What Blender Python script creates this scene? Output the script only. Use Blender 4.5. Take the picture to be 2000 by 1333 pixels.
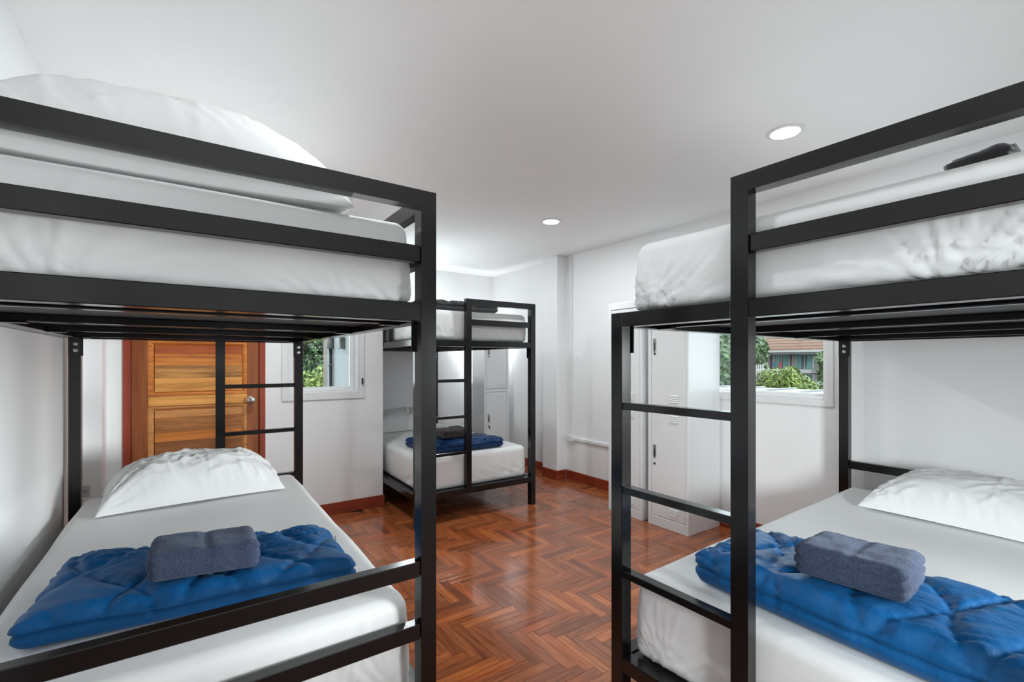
import bpy, math, random
import numpy as np
from mathutils import Vector, Matrix

random.seed(7)
rng = np.random.default_rng(11)
PI = math.pi
for o in list(bpy.data.objects):
    bpy.data.objects.remove(o)
SC = bpy.context.scene
COL = SC.collection

# ------------------------------------------------------------------ camera
YAW = 0.6096
cam = bpy.data.cameras.new('camera')
cam.sensor_width = 36.0
cam.lens = 912.44 / 2000 * 36.0
cam.shift_y = (706.47 - 666.5) / 2000
cam.clip_start = 0.02
cam_ob = bpy.data.objects.new('camera', cam)
COL.objects.link(cam_ob)
cam_ob.location = (0, 0, 1.3)
cam_ob.rotation_euler = (PI / 2, 0, -YAW)
SC.camera = cam_ob

# ------------------------------------------------------------------ world: overcast daylight
SKY = 5.6
w = bpy.data.worlds.new('overcast_sky')
SC.world = w
w.use_nodes = True
bg = w.node_tree.nodes['Background']
bg.inputs[0].default_value = (0.86, 0.93, 1.0, 1)
bg.inputs[1].default_value = SKY

# ------------------------------------------------------------------ view
SC.view_settings.view_transform = 'Standard'
SC.view_settings.look = 'None'
SC.view_settings.gamma = 1
SC.view_settings.use_curve_mapping = False
SC.view_settings.exposure = 0.2

LAMP_W = 11.0       # each recessed downlight
FILL_W = 11.5       # added soft fill light, low behind the camera
BOUNCE_W = 14.0      # added fill bounced off the ceiling like a flash

def light(name, kind, loc, rot, energy, size=0.1, col=(1, 1, 1), parent=None):
    l = bpy.data.lights.new(name, kind)
    l.energy = energy
    l.color = col
    if kind == 'AREA':
        l.shape = 'DISK'
        l.size = size
    o = bpy.data.objects.new(name, l)
    COL.objects.link(o)
    o.location = loc
    o.rotation_euler = rot
    if parent:
        o.parent = parent
    return o

# added fill near the camera, pointing up at the ceiling
light('bounce_fill_light', 'AREA', (0.3, -0.5, 1.2), (PI, 0, 0), BOUNCE_W, 0.5, (.91, .985, 1))
fl = light('fill_light', 'AREA', (.3, -1.6, 1.3), (0, 0, 0), FILL_W, 0.7, (.90, .985, 1))
fl.rotation_euler = (Vector((2.4, .6, .42)) - fl.location).to_track_quat('-Z', 'Y').to_euler()
fl.data.spread = math.radians(62)
fl = light('fill_light_right', 'AREA', (3.1, -1.4, 1.33), (0, 0, 0), 12.5, 0.9, (.93, .99, 1))
fl.rotation_euler = (Vector((-.5, 2.9, .9)) - fl.location).to_track_quat('-Z', 'Y').to_euler()
fl.data.spread = math.radians(40)
# added point light standing in for daylight leaking round the alcove locker
light('alcove_glow_light', 'POINT', (3.452, 5.31, 1.5), (0, 0, 0), 10.0, col=(.93, .97, 1)).data.shadow_soft_size = .03

# ------------------------------------------------------------------ helpers
def tag(o, label=None, cat=None, group=None, kind=None):
    if label: o['label'] = label
    if cat: o['category'] = cat
    if group: o['group'] = group
    if kind: o['kind'] = kind
    return o

def empty(name, loc=(0, 0, 0), rz=0.0, parent=None):
    o = bpy.data.objects.new(name, None)
    COL.objects.link(o)
    o.location = loc
    o.rotation_euler = (0, 0, rz)
    o.empty_display_size = 0.05
    if parent: o.parent = parent
    return o

def link(name, me, parent=None):
    o = bpy.data.objects.new(name, me)
    COL.objects.link(o)
    if parent: o.parent = parent
    return o

class MB:
    """collects shapes; build() links them as one mesh object"""
    def __init__(self):
        self.v, self.f, self.n = [], [], 0
    def add(self, v, f):
        self.v.append(np.asarray(v, float).reshape(-1, 3))
        for q in f:
            self.f.append([i + self.n for i in q])
        self.n += len(self.v[-1])
        return self
    def box(self, x0, x1, y0, y1, z0, z1, c=0.0):
        if c <= 0:
            v = [(x, y, z) for z in (z0, z1) for y in (y0, y1) for x in (x0, x1)]
            return self.add(v, [(0, 2, 3, 1), (4, 5, 7, 6), (0, 1, 5, 4), (2, 6, 7, 3), (0, 4, 6, 2), (1, 3, 7, 5)])
        c = min(c, (x1 - x0) * .45, (y1 - y0) * .45, (z1 - z0) * .45)
        V, idx = [], {}
        P = ((x0, x1), (y0, y1), (z0, z1))
        for sx in (0, 1):
            for sy in (0, 1):
                for sz in (0, 1):
                    s = (sx, sy, sz)
                    for ax in range(3):
                        p = []
                        for k in range(3):
                            e = P[k][s[k]]
                            if k != ax:
                                e += c if s[k] == 0 else -c
                            p.append(e)
                        idx[(s, ax)] = len(V)
                        V.append(p)
        F = []
        for ax in range(3):
            a, b = (ax + 1) % 3, (ax + 2) % 3
            for s in (0, 1):
                q = []
                for (i, j) in ((0, 0), (1, 0), (1, 1), (0, 1)):
                    k = [0, 0, 0]
                    k[ax], k[a], k[b] = s, i, j
                    q.append(idx[(tuple(k), ax)])
                F.append(q if s else q[::-1])
        for ax in range(3):
            a, b = (ax + 1) % 3, (ax + 2) % 3
            for i in (0, 1):
                for j in (0, 1):
                    k0 = [0, 0, 0]; k1 = [0, 0, 0]
                    k0[ax], k0[a], k0[b] = 0, i, j
                    k1[ax], k1[a], k1[b] = 1, i, j
                    k0, k1 = tuple(k0), tuple(k1)
                    q = [idx[(k0, a)], idx[(k1, a)], idx[(k1, b)], idx[(k0, b)]]
                    F.append(q if (i ^ j) else q[::-1])
        for sx in (0, 1):
            for sy in (0, 1):
                for sz in (0, 1):
                    s = (sx, sy, sz)
                    q = [idx[(s, 0)], idx[(s, 1)], idx[(s, 2)]]
                    F.append(q if (sx + sy + sz) % 2 else q[::-1])
        return self.add(V, F)
    def cyl(self, p0, p1, r0, r1=None, n=12, caps=True):
        r1 = r0 if r1 is None else r1
        p0, p1 = Vector(p0), Vector(p1)
        d = (p1 - p0).normalized()
        a = d.orthogonal().normalized()
        b = d.cross(a)
        V, F = [], []
        for p, r in ((p0, r0), (p1, r1)):
            for i in range(n):
                t = 2 * PI * i / n
                V.append(p + a * (r * math.cos(t)) + b * (r * math.sin(t)))
        for i in range(n):
            j = (i + 1) % n
            F.append((i, j, n + j, n + i))
        if caps:
            F.append(tuple(range(n))[::-1])
            F.append(tuple(range(n, 2 * n)))
        return self.add([tuple(v) for v in V], F)
    def lathe(self, o, axis, prof, n=20):
        """prof = (radius, distance along axis)"""
        o, d = Vector(o), Vector(axis).normalized()
        a = d.orthogonal().normalized()
        b = d.cross(a)
        V, F = [], []
        for r, h in prof:
            for i in range(n):
                t = 2 * PI * i / n
                V.append(tuple(o + d * h + a * (r * math.cos(t)) + b * (r * math.sin(t))))
        for k in range(len(prof) - 1):
            for i in range(n):
                j = (i + 1) % n
                F.append((k * n + i, k * n + j, (k + 1) * n + j, (k + 1) * n + i))
        F.append(tuple(range(n))[::-1])
        F.append(tuple(range((len(prof) - 1) * n, len(prof) * n)))
        return self.add(V, F)
    def mesh(self, name, mat, smooth=False):
        me = bpy.data.meshes.new(name)
        me.from_pydata(np.concatenate(self.v).tolist(), [], self.f)
        me.materials.append(mat)
        if smooth:
            me.polygons.foreach_set('use_smooth', [True] * len(me.polygons))
        me.update()
        return me
    def build(self, name, mat, parent=None, smooth=False):
        return link(name, self.mesh(name, mat, smooth), parent)

def box(name, mat, b, parent=None, c=0.0):
    return MB().box(*b, c=c).build(name, mat, parent)

# numpy gradient noise ------------------------------------------------
_perm = rng.permutation(512)
_perm = np.concatenate([_perm, _perm, _perm])
_grad = rng.normal(size=(512, 3))
_grad /= np.linalg.norm(_grad, axis=1)[:, None]
def noise(x, y, z=0.0):
    x, y, z = np.broadcast_arrays(np.asarray(x, float), np.asarray(y, float), np.asarray(z, float))
    xi, yi, zi = np.floor(x).astype(int), np.floor(y).astype(int), np.floor(z).astype(int)
    xf, yf, zf = x - xi, y - yi, z - zi
    f = lambda t: t * t * t * (t * (t * 6 - 15) + 10)
    u, v, s = f(xf), f(yf), f(zf)
    def g(a, b, c):
        h = _perm[(_perm[(_perm[(xi + a) & 511] + yi + b) & 511] + zi + c) & 511]
        G = _grad[h]
        return G[..., 0] * (xf - a) + G[..., 1] * (yf - b) + G[..., 2] * (zf - c)
    L = lambda a, b, t: a + (b - a) * t
    x00 = L(g(0, 0, 0), g(1, 0, 0), u); x10 = L(g(0, 1, 0), g(1, 1, 0), u)
    x01 = L(g(0, 0, 1), g(1, 0, 1), u); x11 = L(g(0, 1, 1), g(1, 1, 1), u)
    return L(L(x00, x10, v), L(x01, x11, v), s) * 1.6
def sstep(a, b, x):
    t = np.clip((x - a) / (b - a), 0, 1)
    return t * t * (3 - 2 * t)

def np_mesh(name, V, Q, mat, smooth=True):
    me = bpy.data.meshes.new(name)
    me.vertices.add(len(V))
    me.vertices.foreach_set('co', np.ascontiguousarray(V, dtype=np.float32).ravel())
    k = Q.shape[1]
    me.loops.add(Q.size)
    me.loops.foreach_set('vertex_index', np.ascontiguousarray(Q, dtype=np.int32).ravel())
    me.polygons.add(len(Q))
    me.polygons.foreach_set('loop_start', np.arange(0, Q.size, k, dtype=np.int32))
    me.polygons.foreach_set('loop_total', np.full(len(Q), k, dtype=np.int32))
    if smooth:
        me.polygons.foreach_set('use_smooth', np.ones(len(Q), dtype=bool))
    me.materials.append(mat)
    me.update(calc_edges=True)
    return me

def pad(h, r, step):
    """rounded cushion box: returns rest points in the unit box, base points, normals, quads"""
    h = np.array(h, float)
    n = np.maximum(4, np.round(2 * h / step).astype(int))
    keys, quads = [], []
    def key(i, j, k):
        return (i * (n[1] + 1) + j) * (n[2] + 1) + k
    for ax in range(3):
        a, b = (ax + 1) % 3, (ax + 2) % 3
        A, B = np.meshgrid(np.arange(n[a]), np.arange(n[b]), indexing='ij')
        for s in (0, n[ax]):
            q = []
            for (da, db) in ((0, 0), (1, 0), (1, 1), (0, 1)):
                ijk = [None] * 3
                ijk[ax] = np.full(A.shape, s); ijk[a] = A + da; ijk[b] = B + db
                q.append(key(*ijk).ravel())
            q = np.stack(q, 1)
            quads.append(q if s else q[:, ::-1])
    Q = np.concatenate(quads)
    u, inv = np.unique(Q, return_inverse=True)
    Q = inv.reshape(Q.shape)
    k = u % (n[2] + 1); j = (u // (n[2] + 1)) % (n[1] + 1); i = u // ((n[2] + 1) * (n[1] + 1))
    P = np.stack([i / n[0], j / n[1], k / n[2]], 1) * 2 - 1
    p = P * h
    r = np.minimum(r, h * .98)
    c = np.clip(p, -(h - r), h - r)
    d = (p - c) / r
    N = d / np.linalg.norm(d, axis=1)[:, None]
    return P, c + N * r, N, Q

# ------------------------------------------------------------------ materials
def nodes(name):
    m = bpy.data.materials.new(name)
    m.use_nodes = True
    nt = m.node_tree
    return m, nt, nt.nodes['Principled BSDF'], nt.nodes, nt.links

def mat(name, col, rough=0.5, metal=0.0, spec=0.5, var=0.0, vscale=8.0, bump=0.0, bscale=60.0,
        stretch=(1, 1, 1), sheen=0.0, coat=0.0, coat_rough=0.1, emit=None):
    m, nt, b, N, L = nodes(name)
    b.inputs['Base Color'].default_value = (*col, 1)
    b.inputs['Roughness'].default_value = rough
    b.inputs['Metallic'].default_value = metal
    b.inputs['Specular IOR Level'].default_value = spec
    b.inputs['Sheen Weight'].default_value = sheen
    b.inputs['Coat Weight'].default_value = coat
    b.inputs['Coat Roughness'].default_value = coat_rough
    if emit:
        b.inputs['Emission Color'].default_value = (*emit[0], 1)
        b.inputs['Emission Strength'].default_value = emit[1]
    if var or bump:
        tc = N.new('ShaderNodeTexCoord')
        mp = N.new('ShaderNodeMapping')
        mp.inputs['Scale'].default_value = stretch
        L.new(tc.outputs['Object'], mp.inputs['Vector'])
    if var:
        n = N.new('ShaderNodeTexNoise')
        n.inputs['Scale'].default_value = vscale
        n.inputs['Detail'].default_value = 5
        L.new(mp.outputs[0], n.inputs['Vector'])
        r = N.new('ShaderNodeValToRGB')
        r.color_ramp.elements[0].position = .3
        r.color_ramp.elements[1].position = .7
        r.color_ramp.elements[0].color = (*[c * (1 - var) for c in col], 1)
        r.color_ramp.elements[1].color = (*[min(1, c * (1 + var)) for c in col], 1)
        L.new(n.outputs['Fac'], r.inputs['Fac'])
        L.new(r.outputs[0], b.inputs['Base Color'])
    if bump:
        n = N.new('ShaderNodeTexNoise')
        n.inputs['Scale'].default_value = bscale
        n.inputs['Detail'].default_value = 4
        L.new(mp.outputs[0], n.inputs['Vector'])
        bp = N.new('ShaderNodeBump')
        bp.inputs['Strength'].default_value = bump
        bp.inputs['Distance'].default_value = 0.004
        L.new(n.outputs['Fac'], bp.inputs['Height'])
        L.new(bp.outputs[0], b.inputs['Normal'])
    return m

def wood(name, dark, mid, light_, grain=(3, 40, 40), rough=0.3, coat=0.3, tone_attr=None, worn=False):
    """streaky wood; grain = noise scale per axis (small = along the grain)"""
    m, nt, b, N, L = nodes(name)
    tc = N.new('ShaderNodeTexCoord')
    mp = N.new('ShaderNodeMapping')
    mp.inputs['Scale'].default_value = grain
    src = tc.outputs['Object']
    if tone_attr:
        uv = N.new('ShaderNodeUVMap'); uv.uv_map = 'grain'
        src = uv.outputs[0]
    L.new(src, mp.inputs['Vector'])
    n1 = N.new('ShaderNodeTexNoise'); n1.inputs['Scale'].default_value = 1.0
    n1.inputs['Detail'].default_value = 8; n1.inputs['Roughness'].default_value = .65
    n1.inputs['Distortion'].default_value = .6
    L.new(mp.outputs[0], n1.inputs['Vector'])
    r = N.new('ShaderNodeValToRGB')
    e = r.color_ramp.elements
    e[0].position = .3; e[0].color = (*dark, 1)
    e[1].position = .72; e[1].color = (*light_, 1)
    k = e.new(.5); k.color = (*mid, 1)
    L.new(n1.outputs['Fac'], r.inputs['Fac'])
    out = r.outputs[0]
    b.inputs['Roughness'].default_value = rough
    b.inputs['Coat Weight'].default_value = coat
    b.inputs['Coat Roughness'].default_value = .12
    if tone_attr:
        at = N.new('ShaderNodeAttribute'); at.attribute_name = tone_attr
        mx = N.new('ShaderNodeMix'); mx.data_type = 'RGBA'; mx.blend_type = 'MULTIPLY'
        mx.inputs['Factor'].default_value = 1
        L.new(out, mx.inputs['A']); L.new(at.outputs['Color'], mx.inputs['B'])
        out = mx.outputs['Result']
    if worn:
        # uneven old varnish: patches of different gloss and fine pale scratches
        g = N.new('ShaderNodeTexNoise'); g.inputs['Scale'].default_value = 3.2; g.inputs['Detail'].default_value = 6
        L.new(tc.outputs['Object'], g.inputs['Vector'])
        mr = N.new('ShaderNodeMapRange')
        mr.inputs['From Min'].default_value = .35; mr.inputs['From Max'].default_value = .7
        mr.inputs['To Min'].default_value = .12; mr.inputs['To Max'].default_value = .26
        L.new(g.outputs['Fac'], mr.inputs['Value'])
        L.new(mr.outputs[0], b.inputs['Roughness'])
        mp2 = N.new('ShaderNodeMapping'); mp2.inputs['Scale'].default_value = (5, 60, 1); mp2.inputs['Rotation'].default_value = (0, 0, .7)
        L.new(tc.outputs['Object'], mp2.inputs['Vector'])
        s = N.new('ShaderNodeTexNoise'); s.inputs['Scale'].default_value = 1.0; s.inputs['Detail'].default_value = 3
        L.new(mp2.outputs[0], s.inputs['Vector'])
        sr = N.new('ShaderNodeValToRGB')
        sr.color_ramp.elements[0].position = .70; sr.color_ramp.elements[0].color = (0, 0, 0, 1)
        sr.color_ramp.elements[1].position = .78; sr.color_ramp.elements[1].color = (.35, .35, .35, 1)
        L.new(s.outputs['Fac'], sr.inputs['Fac'])
        mx2 = N.new('ShaderNodeMix'); mx2.data_type = 'RGBA'
        L.new(sr.outputs[0], mx2.inputs['Factor'])
        L.new(out, mx2.inputs['A']); mx2.inputs['B'].default_value = (.55, .36, .26, 1)
        out = mx2.outputs['Result']
        bn = N.new('ShaderNodeTexNoise'); bn.inputs['Scale'].default_value = 14; bn.inputs['Detail'].default_value = 3
        L.new(tc.outputs['Object'], bn.inputs['Vector'])
        bp = N.new('ShaderNodeBump'); bp.inputs['Strength'].default_value = .10; bp.inputs['Distance'].default_value = .01
        L.new(bn.outputs['Fac'], bp.inputs['Height']); L.new(bp.outputs[0], b.inputs['Normal'])
    L.new(out, b.inputs['Base Color'])
    return m

def cloth(name, col, rough=.8, sheen=.2, weave=900.0, wb=.12, crease=0.0, cscale=14.0, var=0.0, sheen_tint=(1, 1, 1)):
    m, nt, b, N, L = nodes(name)
    b.inputs['Base Color'].default_value = (*col, 1)
    b.inputs['Roughness'].default_value = rough
    b.inputs['Specular IOR Level'].default_value = .25
    b.inputs['Sheen Weight'].default_value = sheen
    b.inputs['Sheen Tint'].default_value = (*sheen_tint, 1)
    tc = N.new('ShaderNodeTexCoord')
    n = N.new('ShaderNodeTexNoise'); n.inputs['Scale'].default_value = weave; n.inputs['Detail'].default_value = 2
    L.new(tc.outputs['Object'], n.inputs['Vector'])
    bp = N.new('ShaderNodeBump'); bp.inputs['Strength'].default_value = wb; bp.inputs['Distance'].default_value = .002
    L.new(n.outputs['Fac'], bp.inputs['Height'])
    last = bp
    if crease:
        c = N.new('ShaderNodeTexNoise'); c.inputs['Scale'].default_value = cscale; c.inputs['Detail'].default_value = 6
        c.inputs['Distortion'].default_value = 1.2
        L.new(tc.outputs['Object'], c.inputs['Vector'])
        b2 = N.new('ShaderNodeBump'); b2.inputs['Strength'].default_value = crease; b2.inputs['Distance'].default_value = .012
        L.new(c.outputs['Fac'], b2.inputs['Height']); L.new(bp.outputs[0], b2.inputs['Normal'])
        last = b2
    L.new(last.outputs[0], b.inputs['Normal'])
    if var:
        v = N.new('ShaderNodeTexNoise'); v.inputs['Scale'].default_value = 160; v.inputs['Detail'].default_value = 4
        L.new(tc.outputs['Object'], v.inputs['Vector'])
        r = N.new('ShaderNodeValToRGB')
        r.color_ramp.elements[0].position = .3; r.color_ramp.elements[1].position = .75
        r.color_ramp.elements[0].color = (*[x * (1 - var) for x in col], 1)
        r.color_ramp.elements[1].color = (*[min(1, x * (1 + var)) for x in col], 1)
        L.new(v.outputs['Fac'], r.inputs['Fac']); L.new(r.outputs[0], b.inputs['Base Color'])
    return m

def leafmat(name, cols, rough=.5):
    m, nt, b, N, L = nodes(name)
    g = N.new('ShaderNodeNewGeometry')
    r = N.new('ShaderNodeValToRGB')
    r.color_ramp.elements[0].color = (*cols[0], 1); r.color_ramp.elements[1].color = (*cols[-1], 1)
    for i, c in enumerate(cols[1:-1]):
        e = r.color_ramp.elements.new((i + 1) / (len(cols) - 1)); e.color = (*c, 1)
    L.new(g.outputs['Random Per Island'], r.inputs['Fac'])
    L.new(r.outputs[0], b.inputs['Base Color'])
    b.inputs['Roughness'].default_value = rough
    return m

def glassmat(name):
    m, nt, b, N, L = nodes(name)
    N.remove(b)
    t = N.new('ShaderNodeBsdfTransparent'); t.inputs[0].default_value = (.93, .97, .95, 1)
    g = N.new('ShaderNodeBsdfGlossy'); g.inputs['Roughness'].default_value = .01
    f = N.new('ShaderNodeFresnel'); f.inputs[0].default_value = 1.45
    mx = N.new('ShaderNodeMixShader')
    L.new(f.outputs[0], mx.inputs[0]); L.new(t.outputs[0], mx.inputs[1]); L.new(g.outputs[0], mx.inputs[2])
    L.new(mx.outputs[0], N['Material Output'].inputs[0])
    return m

M = dict(
    wall=mat('wall_paint', (.90, .90, .905), .55, spec=.35, var=.012, vscale=2, bump=.05, bscale=120),
    ceil=mat('ceiling_paint', (.95, .95, .95), .6, spec=.3, var=.01, vscale=2, bump=.03, bscale=90),
    trimw=mat('white_trim_paint', (.82, .82, .83), .35, var=.01),
    black=mat('black_powder_coat', (.0060, .0060, .0065), .17, spec=.5, var=.12, vscale=30, bump=.04, bscale=400),
    blackboard=mat('black_plywood', (.010, .010, .010), .5, var=.2, vscale=20),
    subfloor=mat('subfloor', (.10, .045, .025), .7, var=.1),
    bolt=mat('zinc_bolt', (.62, .62, .62), .35, metal=1.0),
    locker=mat('locker_enamel', (.80, .81, .82), .33, spec=.5, var=.008, bump=.02, bscale=200),
    lockgap=mat('locker_shadow_gap', (.16, .16, .17), .6),
    chrome=mat('chrome', (.75, .75, .76), .18, metal=1.0, var=.02),
    handle=mat('locker_handle_steel', (.42, .42, .43), .35, metal=.8, var=.05),
    dark=mat('dark_plastic', (.02, .02, .02), .5, var=.1),
    redtrim=wood('red_brown_trim', (.20, .026, .010), (.28, .038, .014), (.34, .055, .022), (2, 2, 30), .35, .3),
    frame=wood('door_frame_wood', (.25, .036, .016), (.34, .052, .022), (.40, .07, .03), (30, 30, 2), .42, .12),
    stile=wood('door_stile_wood', (.22, .058, .016), (.34, .095, .026), (.44, .14, .042), (28, 28, 2.2), .42, .12),
    sheet=cloth('white_sheet', (.80, .80, .80), .75, .1, 900, .10, .05, 10),
    pillow=cloth('white_pillowcase', (.83, .83, .83), .75, .1, 900, .08, .10, 12),
    duvet=cloth('blue_comforter', (.001, .080, .24), .5, .06, 1200, .05, .22, 26, sheen_tint=(.3, .6, 1)),
    navy=cloth('navy_comforter', (.004, .034, .12), .45, .06, 1200, .05, .2, 24, sheen_tint=(.3, .5, 1)),
    greyduvet=cloth('charcoal_blanket', (.030, .030, .033), .7, .2, 700, .12, .2, 22),
    towel=cloth('slate_blue_towel', (.042, .056, .102), .95, .2, 420, .9, .25, 60, var=.35, sheen_tint=(.7, .8, 1)),
    towelb=cloth('mauve_brown_towel', (.055, .036, .042), .95, .2, 420, .9, .2, 60, var=.3),
    glass=glassmat('window_glass'),
    lamp=mat('lamp_diffuser', (.9, .9, .9), .4, emit=((1, .98, .94), 6.0)),
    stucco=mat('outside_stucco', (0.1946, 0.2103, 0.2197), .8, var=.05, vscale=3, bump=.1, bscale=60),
    pinkwall=mat('pale_pink_render', (0.1318, 0.1067, 0.1067), .85, var=.08, vscale=1.2),
    whitewall=mat('white_render', (0.1946, 0.1883, 0.1883), .85, var=.06, vscale=1.5),
    roof=mat('brown_roof_tile', (0.1036, 0.0534, 0.0345), .8, var=.18, vscale=3),
    fascia=mat('white_fascia', (0.2354, 0.2354, 0.2354), .6, var=.03),
    curtain=mat('teal_curtain', (0.0502, 0.1255, 0.1193), .8, var=.15, vscale=6),
    darkglass=mat('dark_window_glass', (0.0157, 0.0282, 0.0314), .15, spec=.6, var=.2, vscale=2),
    soffit=mat('grey_soffit', (0.0690, 0.0722, 0.0753), .8, var=.05),
    red=mat('red_laundry', (0.1569, 0.0157, 0.0282), .8, var=.1),
    blue=mat('blue_laundry', (0.0094, 0.0534, 0.1004), .8, var=.1),
    greencloth=mat('green_laundry', (0.0188, 0.0785, 0.0314), .8, var=.1),
    bark=mat('grey_brown_bark', (0.0502, 0.0377, 0.0314), .9, var=.25, vscale=5, stretch=(3, 3, .6)),
    polewood=mat('weathered_pole', (0.0942, 0.0785, 0.0722), .85, var=.2, vscale=4, stretch=(6, 6, .5)),
    pipe=mat('dark_pipe', (0.0157, 0.0220, 0.0251), .4, var=.1),
    greyplastic=mat('grey_fitting', (0.0879, 0.0942, 0.0879), .6, var=.1),
    metalroof=mat('pale_metal_roof', (0.13, 0.14, 0.155), .45, var=.08, vscale=3),
    earth=mat('garden_ground', (0.0345, 0.0377, 0.0157), .95, var=.35, vscale=1.5),
    leaf_dark=leafmat('dark_green_leaves', [(0.0038, 0.0141, 0.0038), (0.0094, 0.0314, 0.0063), (0.0188, 0.0596, 0.0094), (0.0439, 0.0942, 0.0188)]),
    leaf_lime=leafmat('lime_green_leaves', [(0.0395, 0.0748, 0.0053), (0.0703, 0.1186, 0.0088), (0.1142, 0.1582, 0.0176), (0.1582, 0.1845, 0.0351)]),
    leaf_mid=leafmat('mid_green_leaves', [(0.0094, 0.0282, 0.0056), (0.0251, 0.0628, 0.0126), (0.0439, 0.0910, 0.0188), (0.0753, 0.1130, 0.0377)]),
    stem=mat('green_stems', (0.0439, 0.0628, 0.0157), .7, var=.2),
)

# ------------------------------------------------------------------ room shell
XL, XR, YB, YD, YF, ZC = -0.535, 3.48, 5.46, 4.12, -1.9, 2.47
XA = 1.457                 # left side of the alcove
TH = 0.13

def struct(o):
    o['kind'] = 'structure'
    return o

# floor: slab + herringbone parquet planks
slab = struct(box('floor', M['subfloor'], (XL - .1, XR + .1, YF - .1, YB + .1, -.10, -.012)))

PL, PW, NP = 0.306, 0.051, 6
OX, OY = 1.17, 1.633 - 6 * PW
def in_bed(x, y):
    return (x < .60 and 1.3 < y < 3.45) or (1.30 < x < 3.4 and y < 1.12) or (1.5 < x < 2.58 and y > 3.45)
planks = []
i0, i1 = int((XL - OX) / PW) - 8, int((XR - OX) / PW) + 8
j0, j1 = int((YF - OY) / PW) - 8, int((YB - OY) / PW) + 8
for i in range(i0, i1):
    for j in range(j0, j1):
        s = (i + j) % (2 * NP)
        if s == 0:
            r = (OX + i * PW, OX + (i + NP) * PW, OY + j * PW, OY + (j + 1) * PW, 0)
        elif s == NP:
            r = (OX + i * PW, OX + (i + 1) * PW, OY + j * PW, OY + (j + NP) * PW, 1)
        else:
            continue
        xa, xb, ya, yb = max(r[0], XL), min(r[1], XR), max(r[2], YF), min(r[3], YB)
        if xb - xa < .008 or yb - ya < .008:
            continue
        cx, cy = (xa + xb) / 2, (ya + yb) / 2
        if cy > YD + .02 and cx < XA:
            continue
        planks.append((xa, xb, ya, yb, r[4]))
def seen_size(p):
    cx, cy = (p[0] + p[1]) / 2, (p[2] + p[3]) / 2
    d = cx * math.sin(YAW) + cy * math.cos(YAW)
    if d < .8: return 0
    l = (cx * math.cos(YAW) - cy * math.sin(YAW)) / d
    y = 706.47 + 912.44 * 1.3 / d
    if not (600 < 1000 + 912.44 * l < 1640) or y > 1360 or in_bed(cx, cy): return 0
    if cx > 3.03 and cy < 2.9: return 0
    return 1 / d
planks.sort(key=seen_size, reverse=True)

TONES = [(1.0, 1.0, 1.0), (.86, .82, .80), (1.16, 1.10, 1.0), (.70, .66, .68), (1.10, .95, .86), (1.38, 1.36, 1.1), (.92, .88, .86), (1.04, 1.05, 1.02), (.78, .80, .88), (1.0, .98, .98)]
m_plank = wood('parquet_plank', (.19, .052, .019), (.34, .098, .034), (.48, .16, .058), (5, 60, 1), .22, .35, 'tone', worn=True)
def plank_geo(p):
    g = .0004
    dz = random.uniform(-.0004, .0001)
    xa, xb, ya, yb = p[0] + g, p[1] - g, p[2] + g, p[3] - g
    c = .0006
    V = [(xa, ya, -.012), (xb, ya, -.012), (xb, yb, -.012), (xa, yb, -.012),
         (xa, ya, dz - c), (xb, ya, dz - c), (xb, yb, dz - c), (xa, yb, dz - c),
         (xa + c, ya + c, dz), (xb - c, ya + c, dz), (xb - c, yb - c, dz), (xa + c, yb - c, dz)]
    F = [(0, 1, 5, 4), (1, 2, 6, 5), (2, 3, 7, 6), (3, 0, 4, 7), (4, 5, 9, 8), (5, 6, 10, 9), (6, 7, 11, 10), (7, 4, 8, 11), (8, 9, 10, 11)]
    u0, v0 = random.uniform(0, 50), random.uniform(0, 50)
    UV = [((v[0], v[1]) if p[4] == 0 else (v[1], v[0])) for v in V]
    UV = [(a + u0, b + v0) for a, b in UV]
    t = random.choice(TONES); k = random.uniform(.88, 1.12)
    return V, F, UV, (t[0] * k, t[1] * k, t[2] * k, 1)
def plank_mesh(name, plist):
    V, F, UV, T = [], [], [], []
    for p in plist:
        v, f, uv, t = plank_geo(p)
        n = len(V)
        V += v; UV += uv; T += [t] * len(v)
        F += [tuple(i + n for i in q) for q in f]
    me = bpy.data.meshes.new(name)
    me.from_pydata(V, [], F)
    ul = me.uv_layers.new(name='grain')
    li = np.zeros(len(me.loops), dtype=np.int32)
    me.loops.foreach_get('vertex_index', li)
    ul.data.foreach_set('uv', np.array(UV, dtype=np.float32)[li].ravel())
    at = me.attributes.new('tone', 'FLOAT_COLOR', 'POINT')
    at.data.foreach_set('color', np.array(T, dtype=np.float32).ravel())
    me.materials.append(m_plank)
    return me
for p in planks[:300]:
    link('plank', plank_mesh('plank', [p]), slab)
tag(link('plank_field', plank_mesh('plank_field', planks[300:]), slab), kind='stuff')

struct(box('ceiling', M['ceil'], (XL - TH, XR + TH, YF - TH, YB + TH, ZC, ZC + .12)))
struct(box('wall_left', M['wall'], (XL - TH, XL, YF - TH, YD + TH, 0, ZC)))
# shallow beam along the top of the left wall
struct(box('trim_1', M['wall'], (XL, XL + .05, YF, YD, 2.16, ZC)))
# pilaster in the left corner by the door
struct(box('column_left', M['wall'], (XL, -.434, 3.9, YD, 0, ZC), c=.002))

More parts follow.
